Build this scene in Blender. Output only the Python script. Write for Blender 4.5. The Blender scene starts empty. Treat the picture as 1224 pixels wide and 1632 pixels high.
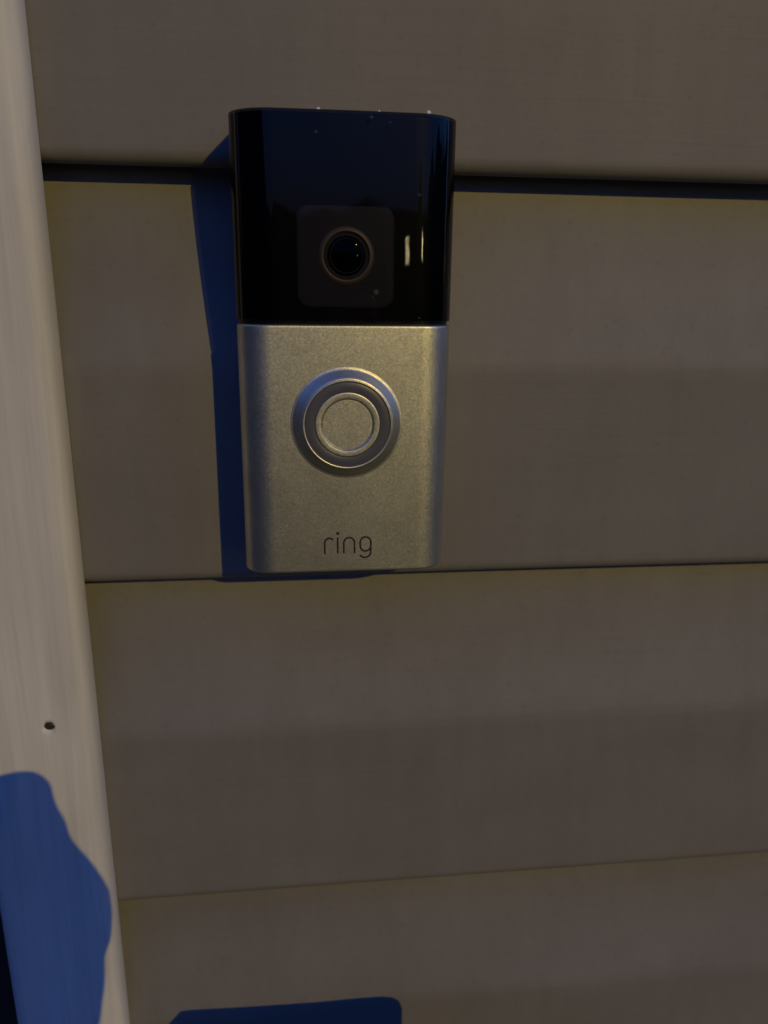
import bpy, bmesh, math, random
import numpy as np
from mathutils import Vector, Matrix
from mathutils import noise as mn
random.seed(7)
scene = bpy.context.scene
COL = scene.collection

# ------------------------------------------------------------------ camera
# world: X right along the wall, Y into the wall (flat faces of the siding at Y=0), Z up; doorbell foot at Z=0
CAM = Vector((-0.01489, -0.24627, 0.08204))
YAW, PITCH, ROLL = 0.11839, 0.28127, 0.0120
FPX = 1226.0
fw = Vector((math.sin(YAW)*math.cos(PITCH), math.cos(YAW)*math.cos(PITCH), -math.sin(PITCH)))
r0 = Vector((math.cos(YAW), -math.sin(YAW), 0)); u0 = r0.cross(fw)
rt = r0*math.cos(ROLL)+u0*math.sin(ROLL); up = -r0*math.sin(ROLL)+u0*math.cos(ROLL)
cd = bpy.data.cameras.new('camera'); cam = bpy.data.objects.new('camera', cd); COL.objects.link(cam)
cam.matrix_world = Matrix(((rt.x, up.x, -fw.x, CAM.x), (rt.y, up.y, -fw.y, CAM.y), (rt.z, up.z, -fw.z, CAM.z), (0, 0, 0, 1)))
cd.sensor_fit = 'VERTICAL'; cd.sensor_height = 36; cd.lens = 36*FPX/1632
cd.clip_start = 0.005; cd.clip_end = 500
cd.dof.use_dof = True; cd.dof.focus_distance = 0.222; cd.dof.aperture_fstop = 14
scene.camera = cam
scene.render.resolution_x, scene.render.resolution_y = 768, 1024

def at(x, y, Y):
    """photo pixel -> point on the plane Y (metres)"""
    d = fw + rt*((x-612)/FPX) + up*((816-y)/FPX)
    return CAM + d*((Y-CAM.y)/d.y)

# ------------------------------------------------------------------ dusk sky, porch lamp, exposure
SUN_EL, SUN_ROT = math.radians(-1.0), math.radians(70)
w = bpy.data.worlds.new('World'); scene.world = w; w.use_nodes = True
nt = w.node_tree; bg = nt.nodes['Background']
sky = nt.nodes.new('ShaderNodeTexSky'); sky.sky_type = 'NISHITA'; sky.sun_disc = False
sky.sun_elevation = SUN_EL; sky.sun_rotation = SUN_ROT; sky.ozone_density = 5.0
nt.links.new(sky.outputs[0], bg.inputs[0])
bg.inputs[1].default_value = 0.122

LAMP = Vector((0.42, -1.0, 0.43))*3.6 + Vector((0, 0, 0.06))
ld = bpy.data.lights.new('porch_lamp', 'POINT'); lo = bpy.data.objects.new('porch_lamp', ld); COL.objects.link(lo)
lo.location = LAMP; ld.color = (1.0, 0.74, 0.155); ld.energy = 11.6; ld.shadow_soft_size = 0.008

vs = scene.view_settings
vs.view_transform = 'Standard'; vs.look = 'None'; vs.exposure = 4.3; vs.gamma = 1; vs.use_curve_mapping = False

# ------------------------------------------------------------------ materials
def mat(name):
    m = bpy.data.materials.new(name); m.use_nodes = True
    return m, m.node_tree, m.node_tree.nodes['Principled BSDF']
def simple(name, col, rough=.5, metal=0, spec=.5):
    m, t, b = mat(name)
    b.inputs['Base Color'].default_value = (*col, 1); b.inputs['Roughness'].default_value = rough
    b.inputs['Metallic'].default_value = metal; b.inputs['Specular IOR Level'].default_value = spec
    return m
def node(t, kind, **kw):
    n = t.nodes.new(kind)
    for k, v in kw.items(): n.inputs[k].default_value = v
    return n
def coords(t, scale=(1, 1, 1)):
    c = t.nodes.new('ShaderNodeTexCoord'); m = t.nodes.new('ShaderNodeMapping')
    m.inputs['Scale'].default_value = scale
    t.links.new(c.outputs['Object'], m.inputs[0]); return m.outputs[0]
def ramp(t, src, a, b, p0=0.0, p1=1.0):
    r = t.nodes.new('ShaderNodeValToRGB'); e = r.color_ramp.elements
    e[0].position, e[0].color = p0, (*a, 1); e[1].position, e[1].color = p1, (*b, 1)
    t.links.new(src, r.inputs[0]); return r.outputs[0]
def bump(t, b, h, strength, dist, prev=None):
    n = t.nodes.new('ShaderNodeBump'); n.inputs['Strength'].default_value = strength; n.inputs['Distance'].default_value = dist
    t.links.new(h, n.inputs['Height'])
    if prev: t.links.new(prev, n.inputs['Normal'])
    t.links.new(n.outputs[0], b.inputs['Normal']); return n.outputs[0]

# vinyl siding: pale warm grey, faint embossed grain running along the course
M_SID, t, b = mat('vinyl_siding')
n1 = node(t, 'ShaderNodeTexNoise', Scale=1.0, Detail=4); t.links.new(coords(t, (9, 40, 420)), n1.inputs['Vector'])
n2 = node(t, 'ShaderNodeTexNoise', Scale=14.0, Detail=3); t.links.new(coords(t, (1, 1, 2.2)), n2.inputs['Vector'])
n3 = node(t, 'ShaderNodeTexNoise', Scale=650.0, Detail=2); t.links.new(coords(t), n3.inputs['Vector'])
c1 = ramp(t, n2.outputs[0], (.202, .191, .168), (.224, .213, .188), .3, .7)
n4 = node(t, 'ShaderNodeTexNoise', Scale=1.0, Detail=5, Roughness=.7); t.links.new(coords(t, (85, 85, 14)), n4.inputs['Vector'])    # faint rain streaks
n5 = node(t, 'ShaderNodeTexNoise', Scale=420.0, Detail=2); t.links.new(coords(t), n5.inputs['Vector'])                                # dust
for src, lo_, p0, p1 in ((n4.outputs[0], .93, .33, .6), (n5.outputs[0], .90, .26, .40)):
    mx = t.nodes.new('ShaderNodeMix'); mx.data_type = 'RGBA'; mx.blend_type = 'MULTIPLY'; mx.inputs['Factor'].default_value = 1
    t.links.new(c1, mx.inputs['A']); t.links.new(ramp(t, src, (lo_, lo_, lo_), (1, 1, 1), p0, p1), mx.inputs['B']); c1 = mx.outputs['Result']
t.links.new(c1, b.inputs['Base Color'])
b.inputs['Roughness'].default_value = .55; b.inputs['Specular IOR Level'].default_value = .22
p = bump(t, b, n1.outputs[0], .25, .0004); p = bump(t, b, n2.outputs[0], .35, .0012, p); bump(t, b, n3.outputs[0], .05, .0002, p)

# white-painted softwood
M_BOARD, t, b = mat('painted_wood')
n1 = node(t, 'ShaderNodeTexNoise', Scale=1.0, Detail=6, Roughness=.65); t.links.new(coords(t, (300, 60, 11)), n1.inputs['Vector'])
n2 = node(t, 'ShaderNodeTexNoise', Scale=38.0, Detail=5); t.links.new(coords(t, (1, 1, .35)), n2.inputs['Vector'])
c1 = ramp(t, n1.outputs[0], (.67, .65, .55), (.80, .775, .66), .28, .64)
c2 = ramp(t, n2.outputs[0], (.90, .89, .88), (1, 1, 1), .35, .6)
mx = t.nodes.new('ShaderNodeMix'); mx.data_type = 'RGBA'; mx.blend_type = 'MULTIPLY'; mx.inputs['Factor'].default_value = 1
t.links.new(c1, mx.inputs['A']); t.links.new(c2, mx.inputs['B']); t.links.new(mx.outputs['Result'], b.inputs['Base Color'])
n1.inputs['Distortion'].default_value = .6
b.inputs['Roughness'].default_value = .6; b.inputs['Specular IOR Level'].default_value = .25
bump(t, b, n1.outputs[0], .14, .0004)

# satin metallic finish with fine flakes
def satin(name, col, rough=.43):
    m, t, b = mat(name)
    v = t.nodes.new('ShaderNodeTexVoronoi'); v.inputs['Scale'].default_value = 2900; t.links.new(coords(t), v.inputs['Vector'])
    n = node(t, 'ShaderNodeTexNoise', Scale=1500.0, Detail=3); t.links.new(coords(t), n.inputs['Vector'])
    k = node(t, 'ShaderNodeTexNoise', Scale=90.0, Detail=4); t.links.new(coords(t), k.inputs['Vector'])
    t.links.new(ramp(t, k.outputs[0], tuple(c*.93 for c in col), tuple(min(1, c*1.05) for c in col), .35, .65), b.inputs['Base Color'])
    b.inputs['Metallic'].default_value = 1.0
    r = t.nodes.new('ShaderNodeMapRange'); r.inputs['To Min'].default_value = rough-.10; r.inputs['To Max'].default_value = rough+.08
    t.links.new(n.outputs[0], r.inputs['Value']); t.links.new(r.outputs[0], b.inputs['Roughness'])
    # every flake lies at its own small angle
    ge = t.nodes.new('ShaderNodeNewGeometry')
    sb = t.nodes.new('ShaderNodeVectorMath'); sb.operation = 'SUBTRACT'; sb.inputs[1].default_value = (.5, .5, .5); t.links.new(v.outputs['Color'], sb.inputs[0])
    sc = t.nodes.new('ShaderNodeVectorMath'); sc.operation = 'SCALE'; sc.inputs['Scale'].default_value = .058; t.links.new(sb.outputs[0], sc.inputs[0])
    ad = t.nodes.new('ShaderNodeVectorMath'); ad.operation = 'ADD'; t.links.new(ge.outputs['Normal'], ad.inputs[0]); t.links.new(sc.outputs[0], ad.inputs[1])
    no = t.nodes.new('ShaderNodeVectorMath'); no.operation = 'NORMALIZE'; t.links.new(ad.outputs[0], no.inputs[0]); t.links.new(no.outputs[0], b.inputs['Normal'])
    return m
M_SAT = satin('satin_nickel', (.68, .66, .49), .45)
M_LET = simple('lettering_print', (.018, .015, .012), .6)
M_LRING = simple('light_ring_plastic', (.10, .097, .105), .35)
M_BLACK = simple('black_plastic', (.003, .003, .0035), .4)
M_MODULE = simple('module_plastic', (.17, .16, .18), .5)
M_LRIM = simple('lens_rim', (.95, .74, .52), .5, .5)
M_LENS = simple('lens_glass', (.006, .004, .002), .03, 0, .7)
M_DUST = simple('dust', (.75, .72, .66), .35)
M_SENS = simple('sensor_window', (.8, .72, .55), .3)
M_HOLE_SHADE = simple('hole_shade', (.035, .022, .014), .7)
M_DARK = simple('dark_paint', (.014, .014, .016), .6)
M_SKIN = simple('skin', (.45, .28, .2), .5)
M_PHONE = simple('phone_black', (.02, .02, .022), .3)

# smoked cover: clear dark tint with a polished surface
M_COVER, t, b = mat('smoked_cover'); t.nodes.remove(b)
tr = t.nodes.new('ShaderNodeBsdfTransparent'); tr.inputs[0].default_value = (.27, .27, .27, 1)
gl = t.nodes.new('ShaderNodeBsdfGlossy'); gl.inputs['Roughness'].default_value = .016
fr = t.nodes.new('ShaderNodeFresnel'); fr.inputs[0].default_value = 1.38
ms = t.nodes.new('ShaderNodeMixShader'); sn = node(t, 'ShaderNodeTexNoise', Scale=55.0, Detail=5, Distortion=1.2); t.links.new(coords(t, (1, 1, .6)), sn.inputs['Vector'])
sr = t.nodes.new('ShaderNodeMapRange'); sr.inputs['From Min'].default_value = .42; sr.inputs['From Max'].default_value = .68; sr.inputs['To Min'].default_value = .012; sr.inputs['To Max'].default_value = .085
t.links.new(sn.outputs[0], sr.inputs['Value']); t.links.new(sr.outputs[0], gl.inputs['Roughness'])      # finger smears
ge = t.nodes.new('ShaderNodeNewGeometry'); mu = t.nodes.new('ShaderNodeMath'); mu.operation = 'MULTIPLY_ADD'; mu.inputs[1].default_value = -1; mu.inputs[2].default_value = 1
t.links.new(ge.outputs['Backfacing'], mu.inputs[0]); m2 = t.nodes.new('ShaderNodeMath'); m2.operation = 'MULTIPLY'; t.links.new(fr.outputs[0], m2.inputs[0]); t.links.new(mu.outputs[0], m2.inputs[1])
t.links.new(m2.outputs[0], ms.inputs[0]); t.links.new(tr.outputs[0], ms.inputs[1]); t.links.new(gl.outputs[0], ms.inputs[2])
t.links.new(ms.outputs[0], t.nodes['Material Output'].inputs[0])

# ------------------------------------------------------------------ helpers
def empty(name, loc=(0, 0, 0)):
    o = bpy.data.objects.new(name, None); COL.objects.link(o); o.location = loc; o.empty_display_size = .01; return o
def tag(o, label, cat=None, group=None, kind=None):
    if label: o['label'] = label
    if cat: o['category'] = cat
    if group: o['group'] = group
    if kind: o['kind'] = kind
    return o
def mesh(name, verts, faces, m, parent=None, smooth=True):
    me = bpy.data.meshes.new(name); me.from_pydata([tuple(v) for v in verts], [], faces); me.update()
    bm = bmesh.new(); bm.from_mesh(me); bmesh.ops.recalc_face_normals(bm, faces=bm.faces); bm.to_mesh(me); bm.free()
    if smooth: me.shade_smooth()
    me.materials.append(m)
    o = bpy.data.objects.new(name, me); COL.objects.link(o)
    if parent: o.parent = parent
    return o
def frombm(name, bm, m, parent=None, smooth=True):
    bmesh.ops.recalc_face_normals(bm, faces=bm.faces)
    me = bpy.data.meshes.new(name); bm.to_mesh(me); bm.free()
    if smooth: me.shade_smooth()
    me.materials.append(m)
    o = bpy.data.objects.new(name, me); COL.objects.link(o)
    if parent: o.parent = parent
    return o
def plan(hw, depth, rx, ry, n=18, sup=.0004):
    """closed outline in the X/Y plane, rounded at the two front corners, back on Y=0"""
    h = [(0, -depth), (hw-rx-sup, -depth)]
    for i in range(n+1):
        a = math.pi/2*i/n; h.append((hw-rx+rx*math.sin(a), -depth+ry-ry*math.cos(a)))
    h += [(hw, -depth+ry+sup), (hw, 0)]
    return h + [(-x, y) for x, y in reversed(h[1:])]
def extrude_plan(out, z0, z1, r=.0006, n=4, y_back=0.0):
    """loft the outline from z0 to z1 with a rounded edge r at each end"""
    k = len(out); rings = []
    xs = [p[0] for p in out]; ys = [p[1] for p in out]; hw = max(xs); dp = -min(ys)
    def ring(ins, z): return [(x*(1-ins/hw), y if y > -1e-6 else y*(1-ins/dp), z) for x, y in out]
    for i in range(n+1):
        a = math.pi/2*i/n; rings.append(ring(r*(1-math.sin(a)), z0+r*(1-math.cos(a))))
    rings.append(ring(0, z0+r+.0004)); rings.append(ring(0, z1-r-.0004))
    for i in range(n+1):
        a = math.pi/2*i/n; rings.append(ring(r*(1-math.cos(a)), z1-r+r*math.sin(a)))
    V = [v for q in rings for v in q]; Fc = []
    for j in range(len(rings)-1):
        for i in range(k): Fc.append((j*k+i, j*k+(i+1) % k, (j+1)*k+(i+1) % k, (j+1)*k+i))
    Fc.append(tuple(range(k))); Fc.append(tuple((len(rings)-1)*k+i for i in range(k)))
    return V, Fc
def lathe(prof, cx, cz, y0, seg=96):
    """prof: (radius, height towards the viewer); axis along Y"""
    V, Fc = [], []
    for r, h in prof:
        for i in range(seg):
            a = 2*math.pi*i/seg; V.append((cx+r*math.cos(a), y0-h, cz+r*math.sin(a)))
    for j in range(len(prof)-1):
        for i in range(seg): Fc.append((j*seg+i, j*seg+(i+1) % seg, (j+1)*seg+(i+1) % seg, (j+1)*seg+i))
    if prof[-1][0] < 1e-3 or True: Fc.append(tuple((len(prof)-1)*seg+i for i in range(seg)))
    return V, Fc
def tube_ring(prof, cx, cz, y0, seg=96):
    V, Fc = lathe(prof, cx, cz, y0, seg); Fc.pop(); n = len(prof)
    for i in range(seg): Fc.append(((n-1)*seg+i, (n-1)*seg+(i+1) % seg, (i+1) % seg, i))
    return V, Fc

# ------------------------------------------------------------------ the setting behind the camera (gives the dark lower half of reflections)
g = mesh('ground', [(-60, -60, -1.35), (60, -60, -1.35), (60, 0.3, -1.35), (-60, 0.3, -1.35)], [(0, 1, 2, 3)], simple('dark_lawn', (.03, .035, .025), .9), None, False)
g['kind'] = 'structure'
V, Fc = [], []; N = 260
for i in range(N+1):
    a = math.pi*i/N; d = Vector((math.cos(a), -math.sin(a), 0))
    h = 2.55 + .9*mn.noise(Vector((a*6, 0, 3))) + .5*mn.noise(Vector((a*16, 5, 1))) + .15*mn.noise(Vector((a*60, 2, 9)))
    h += 1.6*math.exp(-((a-1.30)/.035)**2)
    side = min(1, max(0, (abs(a-1.43)-.40)/.25)); h = h*(1+(3.4 if a > 1.43 else .8)*side*side*(3-2*side))     # unseen sides raised beyond the gap to block low sky light
    for rr, z in ((26, -1.35), (25.5, h*.55), (26.5, h), (27.6, h*.6), (28, -1.35)):
        V.append((d.x*rr, d.y*rr, z))
for i in range(N):
    for j in range(4): Fc.append((i*5+j, i*5+j+1, (i+1)*5+j+1, (i+1)*5+j))
tag(mesh('treeline', V, Fc, simple('night_foliage', (.03, .04, .02), .9), None, False), None, kind='stuff')

M_GLOW, t, b = mat('lantern_glow'); b.inputs['Emission Color'].default_value = (1, .84, .5, 1); b.inputs['Emission Strength'].default_value = 3.6
for x, y, z, gr, lab in ((1.70, -9.0, .52, .0065, 'lit lantern on a post straight across from the doorbell'), (3.7, -9.0, .60, .075, 'lit lantern on a post by the hedge, off to the right of the doorbell')):
    lp = tag(empty('lamp_post', (x, y, -1.35)), lab, 'lamp post', 'lamp posts across the lawn'); zz = z+1.35
    for nm, pr, m_ in (('post', ((.05, 0), (.03, .1), (.03, zz-.19), (.07, zz-.17), (.07, zz-.16)), M_DARK), ('lantern_glass', ((gr*.7, zz-.16), (gr*.7, zz-.10), (gr, zz), (gr*.7, zz+.10), (gr*.6, zz+.16)), M_GLOW), ('cap', ((.08, zz+.16), (.08, zz+.18), (.02, zz+.25)), M_DARK)):
        V = [(rr*math.cos(i*math.pi/8), rr*math.sin(i*math.pi/8), h) for rr, h in pr for i in range(16)]
        Fc = [(j*16+i, j*16+(i+1) % 16, (j+1)*16+(i+1) % 16, (j+1)*16+i) for j in range(len(pr)-1) for i in range(16)]
        Fc += [tuple(range(16)), tuple(range((len(pr)-1)*16, len(pr)*16))]
        mesh(nm, V, Fc, m_, lp, False)

# ------------------------------------------------------------------ siding wall
Z1, EXPO, REC = 0.1160, 0.1288, 0.0135
wall = tag(empty('house_wall', (0, 0, 0)), 'beige dutch-lap vinyl siding wall behind the doorbell', 'wall')
def siding(zb, seed):
    prof = [(REC+.004, .0016), (.0062, .0006)]
    for i in range(7):                                   # rolled butt edge
        a = math.pi/2*i/6; prof.append((.0045*(1-math.sin(a)), .0040*(1-math.cos(a))))
    for z in np.linspace(.006, .068, 14): prof.append((0.0, z))
    for i in range(1, 7): q = i/6; prof.append((.0007*q*q, .068+.006*q))
    for i in range(1, 15):                               # hollow upper part of the course
        q = i/14; prof.append((.0007+(REC-.0007)*(1-(1-q)**1.45)*1.0, .074+(EXPO-.074+.004)*q))
    xs = np.linspace(-.1205, .62, 96); V, Fc = [], []
    for x in xs:
        for y, z in prof:
            wob = .00045*mn.noise(Vector((x*9, z*16+seed*7.3, seed)))
            V.append((x, y+wob, zb+z+.0003*mn.noise(Vector((x*5, seed*3.1, 2)))))
    k = len(prof)
    for i in range(len(xs)-1):
        for j in range(k-1): Fc.append((i*k+j, i*k+j+1, (i+1)*k+j+1, (i+1)*k+j))
    return mesh('siding_panel', V, Fc, M_SID, wall)
for i in range(-2, 5): siding(Z1-i*EXPO, i+10)
mesh('sheathing', [(-.2, .03, -.6), (.7, .03, -.6), (.7, .03, .5), (-.2, .03, .5)], [(0, 1, 2, 3)], M_DARK, wall, False)

# ------------------------------------------------------------------ white board beside the siding
BX0, BX1, BY = -0.1246, -0.0843, -0.0085
board = tag(empty('trim_board', ((BX0+BX1)/2, 0, 0)), 'white painted wooden trim board fixed upright over the siding, with a nail hole', 'board')
hole = at(77, 1160, BY)
def build_board():
    z0, z1 = -.36, .36; nx, nz = 84, 620; er = .0060
    xs = np.linspace(BX0, BX1, nx); zs = np.linspace(z0, z1, nz); V, Fc = [], []
    for z in zs:
        V.append((BX0, -.0006, z))
        for x in xs:
            e = min(x-BX0, BX1-x); y = BY
            if e < er: y += er-math.sqrt(max(0, er*er-(er-e)**2))
            gr = mn.noise(Vector((x*330+1.2*mn.noise(Vector((x*40, z*9, 0))), z*7, 4)))
            y += .00022*max(0, gr-.05) + .0003*mn.noise(Vector((x*60, z*11, 1)))
            d2 = ((x-hole.x)/.0017)**2+((z-hole.z)/.0012)**2
            y += .0045*math.exp(-d2**3)
            V.append((x, y, z))
        V.append((BX1, -.0006, z))
    k = nx+2
    for j in range(nz-1):
        for i in range(k-1): Fc.append((j*k+i, j*k+i+1, (j+1)*k+i+1, (j+1)*k+i))
    o = mesh('plank', V, Fc, M_BOARD); o.parent = board; o.matrix_parent_inverse = Matrix.Translation(-board.location)
    bm = bmesh.new(); bmesh.ops.create_uvsphere(bm, u_segments=14, v_segments=8, radius=.0017)
    for v in bm.verts: v.co = Vector((v.co.x*1.1+hole.x+.0002, v.co.y*.45+BY+.0013, v.co.z*.98+hole.z-.0001+.0001))
    o = frombm('hole_shade_plug', bm, M_HOLE_SHADE); o.parent = board; o.matrix_parent_inverse = Matrix.Translation(-board.location)  # dark plug added as the shade inside the hole
build_board()
# dark painted door leaf beyond the board
def box(bm, a, b_):
    vs_ = [bm.verts.new((x, y, z)) for x in (a[0], b_[0]) for y in (a[1], b_[1]) for z in (a[2], b_[2])]
    for f in ((0, 1, 3, 2), (4, 6, 7, 5), (0, 4, 5, 1), (2, 3, 7, 6), (0, 2, 6, 4), (1, 5, 7, 3)): bm.faces.new([vs_[i] for i in f])
bm = bmesh.new(); box(bm, (-.16, .012, -1.3), (-.1225, .05, .9)); box(bm, (-1.05, .03, -1.3), (-.162, .07, .9))
tag(frombm('door_recess', bm, M_DARK, None, False), None, kind='structure')

# ------------------------------------------------------------------ doorbell
D, HS, HT = 0.02795, 0.0734, 0.1262
bell = tag(empty('video_doorbell', (0, 0, 0)), 'silver and black video doorbell with round button, mounted on the siding', 'doorbell')
V, Fc = extrude_plan(plan(.0300, D-.0014, .0112, .0088), .0008, HT-.0003, .0003)
mesh('housing', V, Fc, M_BLACK, bell)
V, Fc = extrude_plan(plan(.0303, D, .0090, .0070), 0, HS-.0009, .0005)
face = mesh('faceplate', V, Fc, M_SAT, bell)
CV = plan(.0305, D+.0003, .0111, .0088, 24)
FR = [(x, -D-.0003) for x in np.linspace(-.0190, .0190, 25)]
CV = FR + [q for q in CV if not (q[1] < -D-.00029 and abs(q[0]) < .01935)]
CV = [(x, y-(.0006*(1-(x/.0307)**2) if y < -.006 else 0)) for x, y in CV]
V, Fc = extrude_plan(CV, HS, HT, .0005, 5)
cover = mesh('camera_cover', V, Fc, M_COVER, bell)

# lettering: strokes 0.5 mm wide
def stroke(pts, wd=.00027):
    pts = [Vector(p_) for p_ in pts]; L, R = [], []
    for i, p_ in enumerate(pts):
        d = (pts[min(i+1, len(pts)-1)]-pts[max(i-1, 0)]).normalized(); n_ = Vector((-d.y, d.x))*wd
        L.append(p_+n_); R.append(p_-n_)
    cap = []
    def arc(c, a0, n_=6): return [c+Vector((math.cos(a0-math.pi*i/n_), math.sin(a0-math.pi*i/n_)))*wd for i in range(1, n_)]
    d1 = pts[-1]-pts[-2]; d0 = pts[0]-pts[1]
    return L, R, arc(pts[-1], math.atan2(d1.y, d1.x)+math.pi/2), arc(pts[0], math.atan2(d0.y, d0.x)+math.pi/2)
U = .0145/(77*9.415); TX, TZ = .0002, .00838
def conv(u, v): return ((u-602)*U+TX, (466-v)*U+TZ)
def arcp(cx, cy, rx, ry, a0, a1, n_=14): return [(cx+rx*math.cos(math.radians(a0+(a1-a0)*i/n_)), cy-ry*math.sin(math.radians(a0+(a1-a0)*i/n_))) for i in range(n_+1)]
letters = [
    [[(262, 585), (262, 430)] + arcp(328, 430, 66, 82, 180, 90)[1:] + arcp(328, 395, 60, 47, 90, 30)[1:]],
    [[(455, 582), (455, 350)], [(455, 277), (457, 280)]],
    [[(546, 582), (546, 430)] + arcp(626, 430, 80, 84, 180, 0, 22)[1:] + [(706, 582)]],
    [arcp(872, 425, 80, 84, 0, 180, 20) + [(792, 480)] + arcp(872, 480, 80, 84, 180, 360, 20) + [(952, 425)],
     [(952, 470), (952, 580)] + arcp(864, 580, 88, 84, 0, -140, 18)[1:]]]
for li, strokes in enumerate(letters):
    bm = bmesh.new()
    for si, s in enumerate(strokes):
        wd = .00044 if (li == 1 and si == 1) else .00027
        L, R, c1, c0 = stroke([conv(*q) for q in s], wd)
        n_ = len(L); yy = -D-.00003-.00001*si
        vl = [bm.verts.new((v.x, yy, v.y)) for v in L]; vr = [bm.verts.new((v.x, yy, v.y)) for v in R]
        for i in range(n_-1): bm.faces.new((vl[i], vl[i+1], vr[i+1], vr[i]))
        v1 = [bm.verts.new((v.x, yy, v.y)) for v in c1]; v0 = [bm.verts.new((v.x, yy, v.y)) for v in c0]
        bm.faces.new([vl[-1]]+v1+[vr[-1]]); bm.faces.new([vr[0]]+v0+[vl[0]])
    frombm('letter', bm, M_LET, face, False)

# button: raised cone, thin rim, grey light ring, silver ring and recessed disc
BXC, BZC, BH = .0001, .0452, .0031
but = empty('button'); but.parent = bell
prof = [(.0162, -.0004), (.0160, .00002), (.0158, .00004)]
for i in range(1, 9): q = i/8; prof.append((.0158-.0010*q, .00004+.00046*q**1.9))
prof += [(.01435, .00110), (.0134, .0023), (.01285, BH-.00015)]
for i in range(5): a = math.pi/2*i/4; prof.append((.01250+.0002*math.cos(a), BH-.0002+.0002*math.sin(a)))
prof += [(.01222, BH), (.01212, BH-.0001), (.0121, BH-.0006), (.002, BH-.0008)]
V, Fc = lathe(prof, BXC, BZC, -D); mesh('button_collar', V, Fc, M_SAT, but)
V, Fc = tube_ring([(.01205, BH-.0007), (.01205, BH-.0003), (.0119, BH-.00022), (.0094, BH-.00022), (.00925, BH-.0003), (.00925, BH-.0007)], BXC, BZC, -D); mesh('light_ring', V, Fc, M_LRING, but)
V, Fc = tube_ring([(.0092, BH-.0007), (.0092, BH-.0001), (.00908, BH+.00002), (.00885, BH+.00004), (.0076, BH+.00004), (.00752, BH+.00002), (.00748, BH-.00004), (.0070, BH-.00055), (.0070, BH-.0008)], BXC, BZC, -D); mesh('button_ring', V, Fc, M_SAT, but)
V, Fc = lathe([(.00715, BH-.0008), (.00715, BH-.0005), (.0070, BH-.00050), (.0060, BH-.0005), (.0015, BH-.0005)], BXC, BZC, -D); mesh('button_disc', V, Fc, M_SAT, but)

# camera module behind the smoked cover
MC = (at(470, 325, -D+.0009)+at(628, 492, -D+.0009))/2
hwm, hhm, rm = .0133, .0132, .0035
out = []
for cx, cz, a0 in ((1, 1, 0), (-1, 1, 90), (-1, -1, 180), (1, -1, 270)):
    for i in range(9):
        a = math.radians(a0+90*i/8); out.append((MC.x+cx*(hwm-rm)+rm*math.cos(a), MC.z+cz*(hhm-rm)+rm*math.sin(a)))
k = len(out); Vm = []
for ins, yy in ((0, -.0255), (0, -D+.0012), (.0003, -D+.0010), (.0008, -D+.0009)):
    for x, z in out: Vm.append((MC.x+(x-MC.x)*(1-ins/hwm), yy, MC.z+(z-MC.z)*(1-ins/hhm)))
Fm = [(j*k+i, j*k+(i+1) % k, (j+1)*k+(i+1) % k, (j+1)*k+i) for j in range(3) for i in range(k)] + [tuple(3*k+i for i in range(k))]
mod = mesh('camera_module', Vm, Fm, M_MODULE, bell)
LC = at(552, 408, -D+.001)
V, Fc = tube_ring([(.0076, -.0012), (.0076, .0000), (.0074, .0002), (.0067, .0006), (.0064, .0006), (.0062, .0004), (.0060, -.0012)], LC.x, LC.z, -D+.0009); mesh('lens_rim', V, Fc, M_LRIM, mod)
V, Fc = lathe([(.0063, -.0010)] + [(.00625*math.cos(math.radians(q)), -.0010+.0018*math.sin(math.radians(q))) for q in range(6, 88, 6)], LC.x, LC.z, -D+.0009); mesh('lens_glass', V, Fc, M_LENS, mod)
V, Fc = tube_ring([(.0046, .0000), (.0046, .0006), (.0044, .0007), (.0042, .0000)], LC.x, LC.z, -D+.0009); mesh('lens_inner_ring', V, Fc, M_MODULE, mod)
SC = at(599, 466, -D+.0009)
V, Fc = lathe([(.0008, 0), (.00078, .0002), (.0006, .00032), (.0002, .00036)], SC.x, SC.z, -D+.0009, 24); mesh('sensor_window', V, Fc, M_SENS, mod)

# specks of dust on the cover
for px, py, s, yy in ((507, 173.5, .00030, -D-.0001), (683, 179.5, .00036, -D+.0002), (592, 187, .00030, -D-.0004), (503, 210, .00026, -D-.0004), (622, 195, .00018, -D-.0004), (668, 311, .00030, -D-.0003), (604, 177, .00018, -D-.0003), (668, 507, .00018, -D-.0003)):
    c = at(px, py, yy); bm = bmesh.new(); bmesh.ops.create_icosphere(bm, subdivisions=2, radius=s*1.6)
    for v in bm.verts:
        k_ = 1+.45*mn.noise(v.co*4000+Vector((px, py, 0)))
        v.co = Vector((v.co.x*k_*1.1, v.co.y*.5, v.co.z*k_*.9))+c
    frombm('dust_speck', bm, M_DUST, cover)

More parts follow.
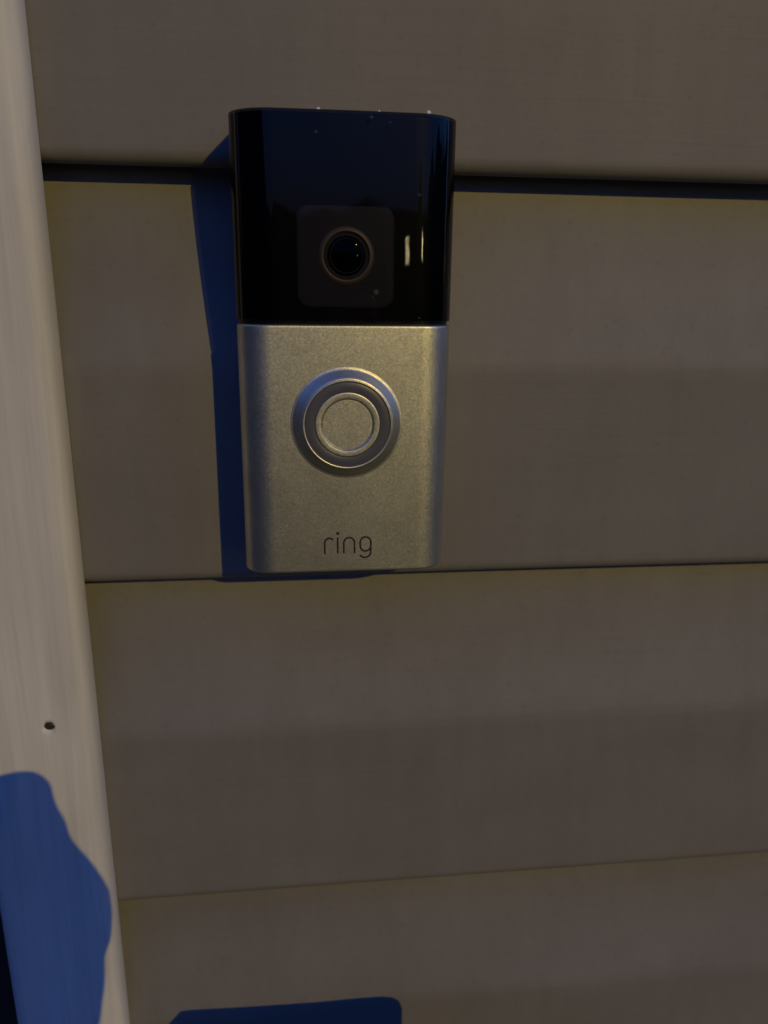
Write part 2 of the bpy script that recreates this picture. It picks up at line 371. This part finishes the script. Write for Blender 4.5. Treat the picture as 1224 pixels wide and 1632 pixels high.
# ------------------------------------------------------------------ photographer's hand and phone, behind the camera: their shadows fall into the picture
def toward(px, py, Y, s):
    P = at(px, py, Y); d = LAMP-P; return P+d*((s+Y)/-d.y if False else (-s-Y)/d.y)
S = .34
def hand():
    """fist-like grip: overlapping finger, palm and wrist volumes fused into one surface"""
    bm = bmesh.new()
    def chain(pts, ds=0.0, n=9):
        for (x0, y0, q0), (x1, y1, q1) in zip(pts, pts[1:]):
            for i in range(n):
                f = i/(n-1); c = toward(x0+(x1-x0)*f, y0+(y1-y0)*f-10, BY, S+ds); q = (q0+(q1-q0)*f)/4850
                bmesh.ops.create_icosphere(bm, subdivisions=2, radius=q, matrix=Matrix.Translation(c))
    chain(((-150, 1420, 60), (-60, 1300, 46), (42, 1274, 44)))                  # index finger
    chain(((-150, 1450, 60), (-40, 1360, 46), (66, 1336, 45)), .004)           # middle finger
    chain(((-150, 1520, 60), (10, 1440, 48), (98, 1392, 44), (136, 1450, 47)), .008)   # ring finger
    chain(((-150, 1580, 60), (20, 1520, 48), (137, 1506, 47)), .004)           # little finger
    chain(((-150, 1660, 70), (20, 1600, 54), (122, 1562, 50), (106, 1650, 56)), .016)   # thumb
    chain(((-80, 1470, 60), (80, 1474, 46)), .006)
    chain(((0, 1480, 50), (138, 1480, 47)), .006)
    chain(((-80, 1540, 60), (90, 1540, 46)), .01)
    chain(((-130, 1430, 110), (-90, 1560, 130), (-60, 1600, 150), (-80, 1720, 140), (-120, 1980, 130), (-160, 2400, 150)), .01, 12)   # palm, wrist, forearm
    o = frombm('person', bm, M_SKIN)
    rmh = o.modifiers.new('remesh', 'REMESH'); rmh.mode = 'VOXEL'; rmh.voxel_size = .0022; rmh.use_smooth_shade = True
    sm = o.modifiers.new('smooth', 'SMOOTH'); sm.iterations = 40; sm.factor = .5
    dg = bpy.context.evaluated_depsgraph_get(); me = bpy.data.meshes.new_from_object(o.evaluated_get(dg))
    o.modifiers.clear(); o.data = me
    tag(o, 'bare raised hand with curled fingers held up behind the camera', 'person')
hand()
def phone():
    ol = [(248, 1660), (262, 1632), (284, 1611), (300, 1609), (400, 1603), (500, 1596), (560, 1590), (600, 1587), (618, 1588), (628, 1594), (632, 1606), (632, 1640), (630, 2100), (250, 2100)]
    A = [toward(x, y-5, .004, .10) for x, y in ol]; Bk = [p_+Vector((0, -.009, 0)) for p_ in A]; n_ = len(A)
    V = A+Bk; Fc = [tuple(range(n_)), tuple(range(n_, 2*n_))]+[(i, (i+1) % n_, n_+(i+1) % n_, n_+i) for i in range(n_)]
    tag(mesh('smartphone', V, Fc, M_PHONE, None, False), 'black phone held upright below and in front of the doorbell', 'phone')
phone()
